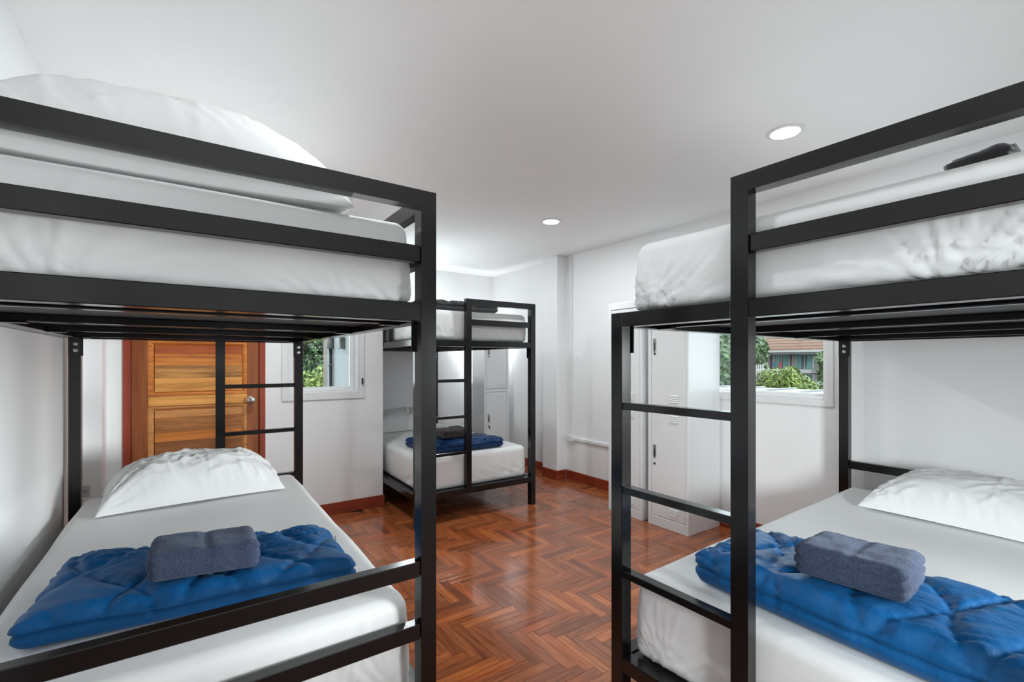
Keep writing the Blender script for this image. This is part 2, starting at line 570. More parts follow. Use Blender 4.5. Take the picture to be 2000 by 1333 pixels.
def wall_with_hole(name, axis, pos, th, a0, a1, holes, zt=ZC):
    """wall plane at pos, thickness th (signed); holes = (a0, a1, z0, z1)"""
    mb = MB()
    def seg(s0, s1, z0, z1):
        if s1 - s0 < 1e-4 or z1 - z0 < 1e-4: return
        p0, p1 = min(pos, pos + th), max(pos, pos + th)
        if axis == 'x': mb.box(p0, p1, s0, s1, z0, z1)
        else: mb.box(s0, s1, p0, p1, z0, z1)
    s = a0
    for h in sorted(holes):
        seg(s, h[0], 0, zt)
        seg(h[0], h[1], 0, h[2]); seg(h[0], h[1], h[3], zt)
        s = h[1]
    seg(s, a1, 0, zt)
    return struct(mb.build(name, M['wall']))

WD = (.674, 1.247, 1.024, 1.96)           # window in the door wall
DOOR = (-.351, .512, 0, 2.06)
WR = (1.342, 2.78, 1.041, 1.98)           # window in the right wall
WA = (3.09, 3.44, .98, 1.92)              # window behind the alcove locker
wall_with_hole('wall_door', 'y', YD, TH, XL, XA, [WD, DOOR])
wall_with_hole('wall_right', 'x', XR, TH, YF - TH, YB + TH, [WR])
wall_with_hole('wall_back', 'y', YB, TH, XA, XR, [WA])
wall_with_hole('wall_front', 'y', YF, -TH, XL, XR, [])
struct(MB().box(XA - .12, XA, YD + TH, YB + TH, -.3, ZC + .1).build('wall_alcove', M['wall']))
# outside render on the alcove wall, seen through the door-wall window
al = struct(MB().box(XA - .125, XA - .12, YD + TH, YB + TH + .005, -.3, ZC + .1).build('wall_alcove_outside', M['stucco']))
# column on the right wall
struct(box('column_right', M['wall'], (3.345, XR, 3.925, 4.178, 0, ZC), c=.002))

# baseboards
def bb(name, b):
    struct(box(name, M['redtrim'], b, c=.003))
HB = .10
bb('baseboard_door', (DOOR[1] + .002, XA + .012, YD - .013, YD, 0, HB))
bb('baseboard_corner', (-.434, DOOR[0] - .002, YD - .013, YD, 0, HB))
bb('baseboard_right', (XR - .013, XR, YF, 3.912, 0, HB))
bb('baseboard_column', (3.332, XR - .013, 3.912, 3.925, 0, HB))
bb('baseboard_column_face', (3.332, 3.345, 3.925, 4.178, 0, HB))
bb('baseboard_alcove', (XR - .013, XR, 4.178, YB, 0, HB))
bb('baseboard_back', (XA, XR - .013, YB - .013, YB, 0, HB))
bb('baseboard_left', (XL, XL + .013, YF, 3.9, 0, HB))

# ------------------------------------------------------------------ windows
def window(name, axis, pos, out, hole, casing, mull=(), casing_w=None, sash=.04, deep=.07, cas_th=.012, z_cas=None):
    """axis: wall plane axis; out = +1/-1 outward; hole=(a0,a1,z0,z1)"""
    t = struct(empty(name))
    a0, a1, z0, z1 = hole
    def B(mb, s0, s1, d0, d1, q0, q1, c=.003):
        p0, p1 = sorted((pos + out * d0, pos + out * d1))
        if axis == 'x': mb.box(p0, p1, s0, s1, q0, q1, c)
        else: mb.box(s0, s1, p0, p1, q0, q1, c)
        return mb
    def ring(nm, s0, s1, q0, q1, w_, d0, d1, mt):
        mb = MB()
        B(mb, s0, s0 + w_, d0, d1, q0, q1); B(mb, s1 - w_, s1, d0, d1, q0, q1)
        B(mb, s0 + w_, s1 - w_, d0, d1, q0, q0 + w_); B(mb, s0 + w_, s1 - w_, d0, d1, q1 - w_, q1)
        return mb.build(nm, mt, t)
    cw = casing
    mb = MB()
    B(mb, a0 - cw, a0, -cas_th, 0, z0 - cw, z1 + cw); B(mb, a1, a1 + cw, -cas_th, 0, z0 - cw, z1 + cw)
    B(mb, a0, a1, -cas_th, 0, z0 - cw, z0); B(mb, a0, a1, -cas_th, 0, z1, z1 + cw)
    mb.build('casing', M['trimw'], t)
    ring('window_frame', a0, a1, z0, z1, .022, -.004, TH, M['trimw'])
    edges = [a0 + .022] + [m for m in mull] + [a1 - .022]
    for i in range(len(edges) - 1):
        s0, s1 = edges[i], edges[i + 1]
        d = deep + (.0 if i % 2 == 0 else .028)
        sh = ring('sash', s0, s1, z0 + .022, z1 - .022, sash, d, d + .025, M['trimw'])
        pm = MB(); B(pm, s0 + sash, s1 - sash, d + .010, d + .014, z0 + .022 + sash, z1 - .022 - sash, 0)
        pm.build('pane', M['glass'], sh)
    return t, B
w1, B1 = window('window_1', 'y', YD, 1, WD, .045, sash=.036, deep=.09)
mb = MB(); B1(mb, 1.262, 1.275, -.026, -.012, 1.10, 1.155)
mb.build('latch', M['dark'], w1)
w2, _ = window('window_2', 'x', XR, 1, WR, .042, mull=(2.03,), sash=.018, deep=.06)
w3, _ = window('window_3', 'y', YB, 1, WA, .03, sash=.02, deep=.06)

# ------------------------------------------------------------------ wooden door
door = struct(empty('door_1', (0, YD, 0)))
jm = MB()
jm.box(DOOR[0], DOOR[0] + .04, -.012, TH - .01, 0, DOOR[3], .003)
jm.box(DOOR[1] - .04, DOOR[1], -.012, TH - .01, 0, DOOR[3], .003)
jm.box(DOOR[0] + .04, DOOR[1] - .04, -.012, TH - .01, DOOR[3] - .04, DOOR[3], .003)
jm.build('door_frame', M['frame'], door)
D0, D1, DT = DOOR[0] + .041, DOOR[1] - .041, .035
box('stile', M['stile'], (D0, D0 + .094, .012, .012 + DT, .008, DOOR[3] - .042), door, .004)
box('stile', M['stile'], (D1 - .082, D1, .012, .012 + DT, .008, DOOR[3] - .042), door, .004)
P0, P1 = D0 + .094, D1 - .082
box('door_core', M['stile'], (D0 + .05, D1 - .05, .031, .045, .01, DOOR[3] - .045), door)
def dw(name, a, b_, c_, seed):
    k = 1.6
    m = wood(name, [v * k for v in a], [v * k for v in b_], [v * k for v in c_], (2.2, 30, 34), .42, .12)
    for n in m.node_tree.nodes:
        if n.type == 'MAPPING': n.inputs['Location'].default_value = (seed * 3.1, seed * 7.7, seed * 1.3)
    return m
honey = dw('honey_board', (.33, .13, .03), (.50, .22, .05), (.60, .29, .08), 1)
orange = dw('orange_board', (.24, .065, .012), (.40, .13, .022), (.50, .19, .04), 2)
redb = dw('red_board', (.16, .030, .008), (.26, .055, .013), (.33, .085, .022), 3)
grainy = dw('grainy_board', (.10, .045, .018), (.36, .16, .045), (.50, .25, .07), 4)
brown = dw('brown_board', (.13, .045, .013), (.23, .085, .022), (.33, .135, .036), 5)
dbrown = dw('dark_brown_board', (.085, .028, .010), (.16, .055, .016), (.26, .10, .028), 6)
amber = dw('amber_board', (.25, .10, .03), (.38, .165, .05), (.45, .21, .07), 7)
def panel(z0, z1, boards):
    # moulding ring
    mm = MB()
    k = .036
    f0, f1, g0, g1 = P0 + k, P1 - k, z0, z1
    def slope(quad):
        mm.add(quad, [(0, 1, 2, 3)])
    yo, yi = .016, .030
    zo0, zo1 = z0 - .03, z1 + .03
    V = [(P0, yo, zo0), (P1, yo, zo0), (P1, yo, zo1), (P0, yo, zo1),
         (P0 + .018, yo + .001, zo0 + .015), (P1 - .018, yo + .001, zo0 + .015), (P1 - .018, yo + .001, zo1 - .015), (P0 + .018, yo + .001, zo1 - .015),
         (f0, yi, z0), (f1, yi, z0), (f1, yi, z1), (f0, yi, z1),
         (P0, .045, zo0), (P1, .045, zo0), (P1, .045, zo1), (P0, .045, zo1)]
    F = [(0, 1, 5, 4), (1, 2, 6, 5), (2, 3, 7, 6), (3, 0, 4, 7), (4, 5, 9, 8), (5, 6, 10, 9), (6, 7, 11, 10), (7, 4, 8, 11),
         (0, 12, 13, 1), (1, 13, 14, 2), (2, 14, 15, 3), (3, 15, 12, 0)]
    mm.add(V, F)
    mm.build('moulding', amber if boards[0][1] is not redb else orange, door)
    z = z1
    tot = sum(b[0] for b in boards)
    for hgt, mt in boards:
        hz = hgt / tot * (z1 - z0)
        # raised field with a bevelled border at the panel's ends
        box('panel_board', mt, (f0, f1, .0185 + random.uniform(0, .0004), .034, z - hz, z), door, .0012)
        z -= hz
panel(.18, .50, [(70, brown), (120, dbrown), (90, brown), (60, dbrown)])
panel(.63, .95, [(75, amber), (155, brown), (90, orange), (140, dbrown)])
panel(1.083, 1.4165, [(90, redb), (120, orange), (70, grainy), (55, grainy), (140, honey)])
panel(1.54, 1.87, [(90, orange), (130, amber), (110, brown)])
for z0, z1, mt in ((.008, .15, brown), (.53, .60, amber), (.983, 1.05, honey), (1.45, 1.51, amber), (1.90, 2.018, orange)):
    box('rail', mt, (P0, P1, .010, .046, z0, z1), door, .0015)
kn = MB().lathe((.413, .012, 1.003), (0, -1, 0), [(.033, 0), (.033, .004), (.024, .009), (.013, .014), (.012, .03), (.022, .036), (.028, .046), (.028, .056), (.022, .066), (.010, .069)], 24).build('door_knob', M['chrome'], door, True)
MB().lathe((.413, -.057, 1.003), (0, -1, 0), [(.009, 0), (.009, .004), (.006, .005)], 14).build('lock_cylinder', M['handle'], kn, True)

# ------------------------------------------------------------------ cable trunking and outlet
ct = tag(empty('cable_trunking', (XR, 3.8, 0)), 'white surface cable trunking dropping from ceiling to junction box by the column', 'trunking')
box('vertical_channel', M['trimw'], (-.012, -.0005, .022, .042, .49, ZC - .001), ct, .002)
box('channel_joint', M['trimw'], (-.0145, -.0005, .019, .045, 2.20, 2.222), ct, .002)
box('junction_box', M['trimw'], (-.042, -.0005, -.005, .085, .425, .49), ct, .004)
box('horizontal_channel', M['trimw'], (-.022, -.0005, -.86, -.005, .440, .470), ct, .002)
ol = tag(empty('wall_outlet', (-.485, 3.9, .495)), 'small grey wall outlet low on the corner pilaster left of the door', 'outlet')
box('cover_plate', mat('outlet_plate', (.52, .52, .53), .4, var=.02), (-.0485, -.004, -.010, -.0005, -.036, .036), ol, .003)
MB().cyl((-.026, -.0098, 0), (-.026, -.0115, 0), .009, n=14).build('socket', M['handle'], ol)

# ------------------------------------------------------------------ recessed downlights
def downlight(x, y, label, k=1.0):
    t = tag(empty('downlight', (x, y, ZC)), label, 'ceiling light', 'recessed ceiling downlights')
    MB().lathe((0, 0, -.0005), (0, 0, -1), [(.088, 0), (.088, .003), (.080, .006), (.068, .006), (.064, .0008)], 40).build('trim_ring', M['trimw'], t, False)
    MB().cyl((0, 0, -.0068), (0, 0, -.0075), .0625, n=40).build('diffuser', M['lamp'], t)
    light('downlight_lamp', 'AREA', (0, 0, -.012), (0, 0, 0), LAMP_W * k, .12, (.915, .985, 1), t)
    return t
downlight(2.50, 3.01, 'small glowing round downlight in the ceiling before the far alcove', 1.0)
downlight(2.505, 1.155, 'larger glowing round downlight in the ceiling above the right bunk bed', .8)
downlight(.62, 1.155, 'round ceiling downlight over the near end of the left bunk, above the frame', .45)
downlight(.60, 3.01, 'round ceiling downlight over the left bunk, hidden by its pillow and top rail', 1.3)
downlight(2.02, 4.85, 'round ceiling downlight inside the far alcove, hidden by the left bunk', 1.0)

# ------------------------------------------------------------------ lockers
def louvres(parent, x0, x1, zs):
    for z in zs:
        mb = MB()
        V = [(x0, 0, z), (x1, 0, z), (x1, 0, z + .009), (x0, 0, z + .009), (x0 + .004, -.005, z + .001), (x1 - .004, -.005, z + .001)]
        mb.add(V, [(0, 1, 5, 4), (4, 5, 2, 3), (0, 4, 3), (1, 2, 5)])
        mb.build('louvre', M['locker'], parent)
def make_locker(loc, rz, label, keys=False, W=.37, Dp=.41, Hh=1.805):
    t = tag(empty('locker', loc, rz), label, 'locker', 'white two-door steel lockers')
    b = MB()
    tk = .03
    b.box(0, tk, 0, Dp, 0, Hh, .003); b.box(W - tk, W, 0, Dp, 0, Hh, .003)
    b.box(tk, W - tk, 0, Dp, Hh - .06, Hh, .003)
    b.box(tk, W - tk, 0, Dp, 0, .078, .003)
    b.box(tk, W - tk, .001, Dp, .918, .953, .002)
    b.box(tk, W - tk, Dp - .01, Dp, .078, Hh - .06)
    b.build('carcass', M['locker'], t)
    for z0, z1, hz, kz in ((.080, .916, .59, .492), (.955, Hh - .062, 1.43, 1.362)):
        d = empty('door', (tk + .0025, .0, 0), 0, t)
        dd = MB().box(0, W - 2 * tk - .005, .002, .02, z0 + .002, z1 - .002, .003).build('door_panel', M['locker'], d)
        dw_ = W - 2 * tk - .005
        vx0, vx1 = dw_ - .135, dw_ - .055
        if z0 < .5: zs = [.115 + .015 * k for k in range(4)] + [.832 + .015 * k for k in range(4)]
        else: zs = [.985 + .016 * k for k in range(4)] + [1.64 + .015 * k for k in range(4)]
        louvres(d, vx0, vx1, zs)
        h = MB()
        h.box(.020, .046, -.003, .003, hz - .052, hz + .052, .0015)
        h.build('handle', M['handle'], d)
        MB().box(.031, .042, -.0050, -.0025, hz - .040, hz + .020, .001).build('handle_recess', M['dark'], d)
        MB().cyl((.033, .003, kz), (.033, -.004, kz), .0085, n=14).build('keyhole', M['dark'], d)
        if keys and z0 < .5:
            kb = MB()
            kb.box(.031, .035, -.022, -.004, kz - .004, kz + .004, .001)
            kb.box(.030, .036, -.030, -.018, kz - .030, kz - .002, .002)
            kb.build('key', M['dark'], d)
    return t
make_locker((3.048, 2.455, 0), -PI / 2, 'tall white two-door steel locker beside the right window, nearer of the pair')
make_locker((3.042, 2.878, 0), -PI / 2, 'tall white steel locker partly hidden behind bunk ladder, beyond its twin')
make_locker((3.03, 4.94, 0), 0, 'white steel locker with hanging key in the alcove behind the far bunk', keys=True, Dp=.30)

# ------------------------------------------------------------------ bunk beds
BW, BL, LG, ZT, ZD = 1.158, 2.107, .446, 1.821, 1.472
RUNGS = (1.155, .859, .562)
TB = .05
def mesh_box(name, b, c=.003, m='black'):
    return MB().box(*b, c=c).mesh(name, M[m])
def bh(name, V, m='black'):
    bed_parts.append((name, MB().add(V, [(0, 2, 3, 1), (4, 5, 7, 6), (0, 1, 5, 4), (2, 6, 7, 3), (0, 4, 6, 2), (1, 3, 7, 5)]).mesh(name, M[m]), ()))
def mpost(name, x0, x1, y0, y1, z0, sgn):
    # upright with a 45 degree cut top; sgn = +1 when the rail leaves towards +x
    za, zb = (ZT, ZT - TB) if sgn > 0 else (ZT - TB, ZT)
    bh(name, [(x0, y0, z0), (x1, y0, z0), (x0, y1, z0), (x1, y1, z0), (x0, y0, za), (x1, y0, zb), (x0, y1, za), (x1, y1, zb)])
def mrail(name, x0, x1, y0, y1):
    z0, z1 = ZT - TB, ZT
    bh(name, [(x0 + TB, y0, z0), (x1 - TB, y0, z0), (x0 + TB, y1, z0), (x1 - TB, y1, z0), (x0, y0, z1), (x1, y0, z1), (x0, y1, z1), (x1, y1, z1)])
bed_parts = []            # (name, mesh, children)
def bp(name, b, c=.002, m='black', kids=()):
    bed_parts.append((name, mesh_box(name, b, c, m), kids))
def bolt_mesh(p, ax):
    return MB().lathe(p, ax, [(.0105, 0), (.0105, .0025), (.007, .006), (.003, .0065)], 12).mesh('bolt', M['bolt'], False)
# corner posts
bp('corner_post', (0, TB, 0, TB, 0, ZD))
mpost('corner_post', BW - TB, BW, 0, TB, 0, -1)
mpost('corner_post', 0, TB, BL - TB, BL, 0, 1)
mpost('corner_post', BW - TB, BW, BL - TB, BL, 0, -1)
# ladder end
mpost('ladder_post', LG, LG + TB, 0, .042, .257, 1)
for z in RUNGS:
    bp('ladder_rung', (TB, LG, .004, .042, z - .025, z))
bp('deck_rail', (TB, LG, 0, TB, ZD - TB, ZD))
bp('deck_rail', (LG + TB, BW - TB, 0, TB, ZD - TB, ZD))
mrail('guard_rail', LG, BW, 0, .042)
bp('guard_rail', (LG + TB + .002, BW - TB - .002, .006, .036, 1.602, 1.652))
bp('base_rail', (TB, BW - TB, 0, TB, .207, .257))
# head end
mrail('guard_rail', 0, BW, BL - .042, BL)
bp('guard_rail', (TB + .002, BW - TB - .002, BL - .036, BL - .002, 1.602, 1.652))
bp('deck_rail', (TB, BW - TB, BL - TB, BL, ZD - TB, ZD + .006))
bp('headboard_rail', (TB + .002, BW - TB - .002, BL - .040, BL - .003, .645, .692))
bp('headboard_rail', (TB + .002, BW - TB - .002, BL - .040, BL - .003, .455, .502))
bp('base_rail', (TB, BW - TB, BL - TB, BL, .207, .257))
# long sides
for x0 in (0, BW - TB):
    bp('deck_rail', (x0, x0 + TB, TB, BL - TB, ZD - TB, ZD))
    bp('base_rail', (x0, x0 + TB, TB, BL - TB, .207, .257))
bp('guard_post', (0, .04, .60, .65, ZD, ZT))
bp('guard_rail', (0, .04, .65, BL - TB, ZT - TB, ZT))
bp('guard_rail', (.004, .036, .652, BL - TB - .002, 1.602, 1.652))
# decks
bp('deck_board', (TB, BW - TB, TB, BL - TB, ZD - .022, ZD - .004), 0, 'blackboard')
bp('deck_board', (TB, BW - TB, TB, BL - TB, .232, .250), 0, 'blackboard')
for k, y in enumerate((.20, .77, 1.34, 1.90)):
    bp('cross_tube', (TB, BW - TB, y, y + .03, ZD - .047, ZD - .022), .003)
    for x0 in (TB, BW - TB - .06):
        bp('tube_bracket', (x0, x0 + .06, y - .004, y + .034, ZD - .052, ZD - .047), .001, 'black')
# bracket plates with two bolts each under both decks
for x0, sx in ((0, 1), (BW - TB, -1)):
    for yf, sy in ((TB, 1), (BL - TB, -1)):
        for ztop in (ZD - TB,):
            xa, xb = (x0, x0 + TB + .010) if sx > 0 else (x0 - .010, x0 + TB)
            ya, yb = (yf, yf + .005) if sy > 0 else (yf - .005, yf)
            kids = []
            xc = (xa + xb) / 2
            yo = yb if sy > 0 else ya
            for zz in (ztop - .028, ztop - .062):
                kids.append(('bolt', bolt_mesh((xc, yo, zz), (0, sy, 0))))
            bp('corner_bracket', (xa, xb, ya, yb, ztop - .092, ztop), .001, 'black', kids)
def make_bed(loc, rz, label):
    t = tag(empty('bunk_bed', loc, rz), label, 'bunk bed', 'black steel bunk beds')
    for nm, me, kids in bed_parts:
        p = link(nm, me, t)
        for kn_, km in kids:
            link(kn_, km, p)
    return t
BEDS = dict(
    L=((.6462, 3.4263, 0), PI - .005),
    M=((1.4516, 3.3787, 0), -.0126),
    R=((1.2572, 1.1765, 0), -PI / 2 + .0176))
make_bed(*BEDS['L'], 'black steel bunk bed against the left wall before the wooden door')
make_bed(*BEDS['M'], 'smallest looking black steel bunk bed, standing in the far alcove')
make_bed(*BEDS['R'], 'black steel bunk bed at right with its ladder facing the room')
def bed_m(k):
    loc, rz = BEDS[k]
    return Matrix.Translation(loc) @ Matrix.Rotation(rz, 4, 'Z')

# ------------------------------------------------------------------ mattresses
def mattress(bed, upper, label, zt, seed, gath=1.0):
    z0 = (ZD - .0035 + .0005) if upper else .2505
    hw, hl, hh = (BW - 2 * .062) / 2, (BL - 2 * .060) / 2 - .002, (zt - z0) / 2
    P, B, N, Q = pad((hw, hl, hh), .040, .0095 if bed != 'M' else .014)
    x, y, z = B.T
    side = np.abs(N[:, 2]) < .75
    onx = np.abs(N[:, 0]) > np.abs(N[:, 1])
    s = np.where(onx, y, x)
    half = np.where(onx, hl, hw)
    sd = np.where(onx, np.sign(N[:, 0]) * 7.3, np.sign(N[:, 1]) * 3.1) + seed * 17
    t = (z + hh)
    d = np.zeros(len(B))
    d += .006 * noise(x * 2.2 + seed, y * 2.2, z * 2)                       # soft overall unevenness
    sm = np.where(side, 1.0, 0.0) * sstep(0.9, .5, np.abs(N[:, 2]))
    d += sm * .007 * np.sin(np.clip(t / (2 * hh), 0, 1) * PI)
    # gathers pulled to points on the bottom hem
    for c in ((-.78, .60, -1.0, .97) if bed == 'R' else (-.62, .58, -.98, .97)):
        u = s - c * half
        r = np.hypot(u, t + .01)
        ph = np.arctan2(u, t + .015)
        wob = .10 * noise(r * 5, ph * 1.2, sd + 8) + .5 * r
        fold = np.clip(1 - np.abs(noise((ph + wob) * 5.2 + c * 9, r * .5, sd)) * 3.4, 0, 1)
        fold2 = np.clip(1 - np.abs(noise((ph + wob) * 10.5 + c * 5, r * .8, sd + 2)) * 3.0, 0, 1)
        reach = .22 * (.75 + .6 * noise(ph * 3, 0, sd + 3))
        d += sm * gath * (.0095 * fold + .0040 * fold2 * np.exp(-r / .09)) * np.exp(-(r / reach) ** 2.0) * sstep(.0, .025, t)
    # slanting tension folds low on the sides
    tf = np.clip(1 - np.abs(noise(s * 5 + t * 11, t * 26 - s * 4, sd + 11)) * 4.0, 0, 1)
    d += sm * .0026 * gath * tf * sstep(.75, .15, t / (2 * hh)) * sstep(-.1, .35, noise(s * 2.4, 0, sd + 13))
    # fine hem gathers
    hem = np.exp(-((t - .01) / .02) ** 2)
    d += sm * .0016 * hem * noise(s * 60, t * 2, sd)
    d += sm * .0035 * noise(s * 7 + t * 16, t * 10, sd + 4) * sstep(.9, .2, t / (2 * hh))
    keep = sstep(.0, .03, t)
    B = B + N * (d * keep)[:, None]
    m = bed_m(bed) @ Matrix.Translation((BW / 2, BL / 2, z0 + hh))
    o = link('mattress', np_mesh('mattress', B, Q, M['sheet']))
    o.matrix_world = m
    return tag(o, label, 'mattress', 'white fitted-sheet mattresses')
mattress('L', True, 'white sheeted mattress on the top bunk at left, under a pillow', 1.738, 1)
mattress('L', False, 'white sheeted lower mattress at left under a bright blue comforter', .565, 2)
mattress('R', True, 'white sheeted mattress on the right top bunk, wrinkled at its hem', 1.722, 3, 1.7)
mattress('R', False, 'white sheeted lower mattress at right behind the ladder rungs', .548, 4, .6)
mattress('M', True, 'white sheeted top mattress of the far alcove bunk under dark blanket', 1.724, 5)
mattress('M', False, 'white sheeted lower mattress of the far alcove bunk under navy comforter', .535, 6)

# ------------------------------------------------------------------ pillows
def pillow(loc, rz, a, b, h, label, seed, tilt=(0, 0), group='white pillows', seam=.12, cr=1.0):
    n = 120
    g = np.linspace(-1, 1, n)
    U, V = np.meshgrid(g, g, indexing='ij')
    U, V = np.sin(U * PI / 2) * .35 + U * .65, np.sin(V * PI / 2) * .35 + V * .65
    ex = a * U * (1 - .055 * (1 - V ** 2) * U ** 2)
    ey = b * V * (1 - .085 * (1 - U ** 2) * V ** 2)
    prof = np.clip((1 - np.abs(U) ** 2.8), 0, 1) ** .50 * np.clip((1 - np.abs(V) ** 2.8), 0, 1) ** .50
    wr = np.zeros_like(U)
    for cu in (-1, 1):
        for cv in (-1, 1):
            du, dv = (U - cu) * a, (V - cv) * b
            r = np.hypot(du, dv)
            ph = np.arctan2(dv * cv, du * cu)
            wr += (.022 * noise(ph * 5.2 + seed, r * 3, cu * 3 + cv + seed) - .010 * np.abs(noise(ph * 9 + seed, r * 4, cu * 5 + cv + seed))) * np.exp(-(r / .22) ** 2) * sstep(.0, .08, r)
    wr += .010 * noise(U * 2.2 + seed, V * 2.0, seed * 1.7) + .006 * noise(U * 6 + V * 3, V * 5 - U * 2, seed * 2.3)
    for q_, (ka, kb) in enumerate(((5.5, 2.2), (3.5, -3.0), (7.0, 4.5))):
        rid = 1 - np.abs(noise(U * ka + seed * 3 + V * kb, V * 2.2 - U * .6, seed + q_ * 7)) * 3.2
        wr += .0085 * np.clip(rid, 0, 1) * sstep(-.2, .5, noise(U * 1.7, V * 1.5, seed + 20 + q_) + .25)
    em = sstep(0, .35, prof)
    top = h * .97 * prof + wr * em * cr + .0045 * np.exp(-((U - seam) / .018) ** 2) * em
    bot = -h * .03 * prof * (.9 + .1 * noise(U * 3, V * 3, seed))
    zb = bot.min()
    T = np.stack([ex, ey, top - zb], -1).reshape(-1, 3)
    Bm = np.stack([ex, ey, np.maximum(bot - zb, 0) - .0015], -1).reshape(-1, 3)
    idx = np.arange(n * n).reshape(n, n)
    q = np.stack([idx[:-1, :-1], idx[1:, :-1], idx[1:, 1:], idx[:-1, 1:]], -1).reshape(-1, 4)
    qb = q[:, ::-1] + n * n
    rim = np.concatenate([idx[:, 0], idx[-1, 1:], idx[-2::-1, -1], idx[0, -2:0:-1]])
    r2 = np.roll(rim, -1)
    qr = np.stack([rim, rim + n * n, r2 + n * n, r2], 1)
    o = link('pillow', np_mesh('pillow', np.concatenate([T, Bm]), np.concatenate([q, qb, qr]), M['pillow']))
    o.location = loc
    o.rotation_euler = (tilt[0], tilt[1], rz)
    return tag(o, label, 'pillow', group)
pillow((.045, 3.125, .573), .06, .405, .232, .225, 'plump white pillow on the left lower bunk before the wooden door', 1)
pillow((3.06, .535, .556), PI / 2 - .06, .40, .26, .20, 'white pillow on the right lower bunk under the bare wall', 2, seam=-.2, cr=.6)
pillow((-.02, 1.64, 1.742), -.03, .43, .25, .27, 'white pillow on the left top bunk behind the top guard rail', 3, cr=.55)
pillow((1.98, 5.06, .538), .04, .36, .22, .225, 'shaded white pillow at the back of the alcove lower bunk', 4)

# ------------------------------------------------------------------ folded bedding
def quad_map(P2, c):
    u, v = (P2[:, 0] + 1) / 2, (P2[:, 1] + 1) / 2
    c = np.array(c, float)
    return ((1 - u) * (1 - v))[:, None] * c[0] + (u * (1 - v))[:, None] * c[1] + (u * v)[:, None] * c[2] + ((1 - u) * v)[:, None] * c[3]

def folded(name, corners, z0, th, m, label, cat, group, seed, kind='duvet', step=.0085, layers=2, ends=(0, 1)):
    """corners: world xy of near-left, near-right, far-right, far-left"""
    c = np.array(corners, float)
    hx = (np.linalg.norm(c[1] - c[0]) + np.linalg.norm(c[2] - c[3])) / 4
    hy = (np.linalg.norm(c[3] - c[0]) + np.linalg.norm(c[2] - c[1])) / 4
    rr = th * (.40 if kind == 'duvet' else .30)
    P, B, N, Q = pad((hx, hy, th / 2), rr, step)
    x, y, z = B.T
    nz = N[:, 2]
    up = sstep(.0, .5, nz)
    side = 1 - np.abs(nz)
    zz = z / (th / 2)
    D = np.zeros((len(B), 3))
    if kind == 'duvet':
        # quilting: two families of wavy stitch lines, puffed between
        w1 = (x + .55 * y) / .205 + .16 * np.sin(y * 13 + seed) + seed * .37
        w2 = (x - .60 * y) / .225 + .16 * np.sin(x * 11 + seed) + seed * .61
        d1 = np.abs(w1 - np.round(w1)) * .19
        d2 = np.abs(w2 - np.round(w2)) * .20
        dd = np.minimum(d1, d2)
        puff = .013 * (1 - np.exp(-(dd / .016) ** 1.1)) - .007
        pk = .0060 * noise(x * 34 + y * 8, y * 30 - x * 6, seed) * np.exp(-dd / .03)
        wr = .0045 * noise(x * 4 + seed, y * 6, seed)
        for q_, (ka, kb, kc, kd) in enumerate(((12, -34, 3, 5), (30, 18, -4, 5), (8, 52, 5, 3))):
            msk = sstep(-.05, .45, noise(x * 2.6 + q_ * 9, y * 3.1, seed + q_))
            wr += .0042 * (1 - np.abs(noise(x * ka + y * kb, x * kc + y * kd, seed + 5 + q_)) * 3.0) * msk
        e = np.maximum(np.abs(P[:, 0]), np.abs(P[:, 1]))
        wr += .006 * noise(x * 22, y * 16, seed + 9) * sstep(.7, 1, e)
        D += N * ((puff + pk + wr) * np.maximum(up, .55 * side))[:, None]
        # soft crown, drooping edges
        D[:, 2] -= up * .010 * sstep(.80, 1.0, e)
        # fold grooves around the sides
        for k in range(1, layers):
            gz = -1 + 2 * k / layers + .12 * noise(x * 3, y * 3, seed + k)
            D -= N * (.014 * np.exp(-((zz - gz) / .13) ** 2) * side)[:, None]
        # outline wobble
        D[:, 0] += .014 * noise(y * 5, seed * 3.3, 1) * side
        D[:, 1] += .014 * noise(x * 5, seed * 4.1, 2) * side
    else:
        D += N * (.0035 * noise(x * 16 + seed, y * 16, seed) + .0012 * noise(x * 120, y * 120, z * 120))[:, None]
        D[:, 2] += up * (.006 * noise(x * 6, y * 6, seed + 2) - .006 * np.exp(-((x - .02 * hx) / .012) ** 2) * .7)
        endm = np.abs(N[:, 0]) * side
        for k in range(1, layers):
            gz = -1 + 2 * k / layers + .10 * np.sin(y * 30 + k)
            D -= N * (.010 * np.exp(-((zz - gz) / .10) ** 2) * endm)[:, None]
            D -= N * (.003 * np.exp(-((zz - gz) / .10) ** 2) * side * np.abs(N[:, 1]))[:, None]
    low = sstep(-1.0, -.75, zz)
    Bd = B + D * np.maximum(low, .0)[:, None]
    Bd[:, 2] = np.maximum(Bd[:, 2], -th / 2)
    PN = np.stack([Bd[:, 0] / hx, Bd[:, 1] / hy], 1)
    XY = quad_map(PN, c)
    cen = c.mean(0)
    V = np.concatenate([XY - cen, (Bd[:, 2] + th / 2)[:, None]], 1)
    o = link(name, np_mesh(name, V, Q, m))
    o.location = (cen[0], cen[1], z0)
    return tag(o, label, cat, group)

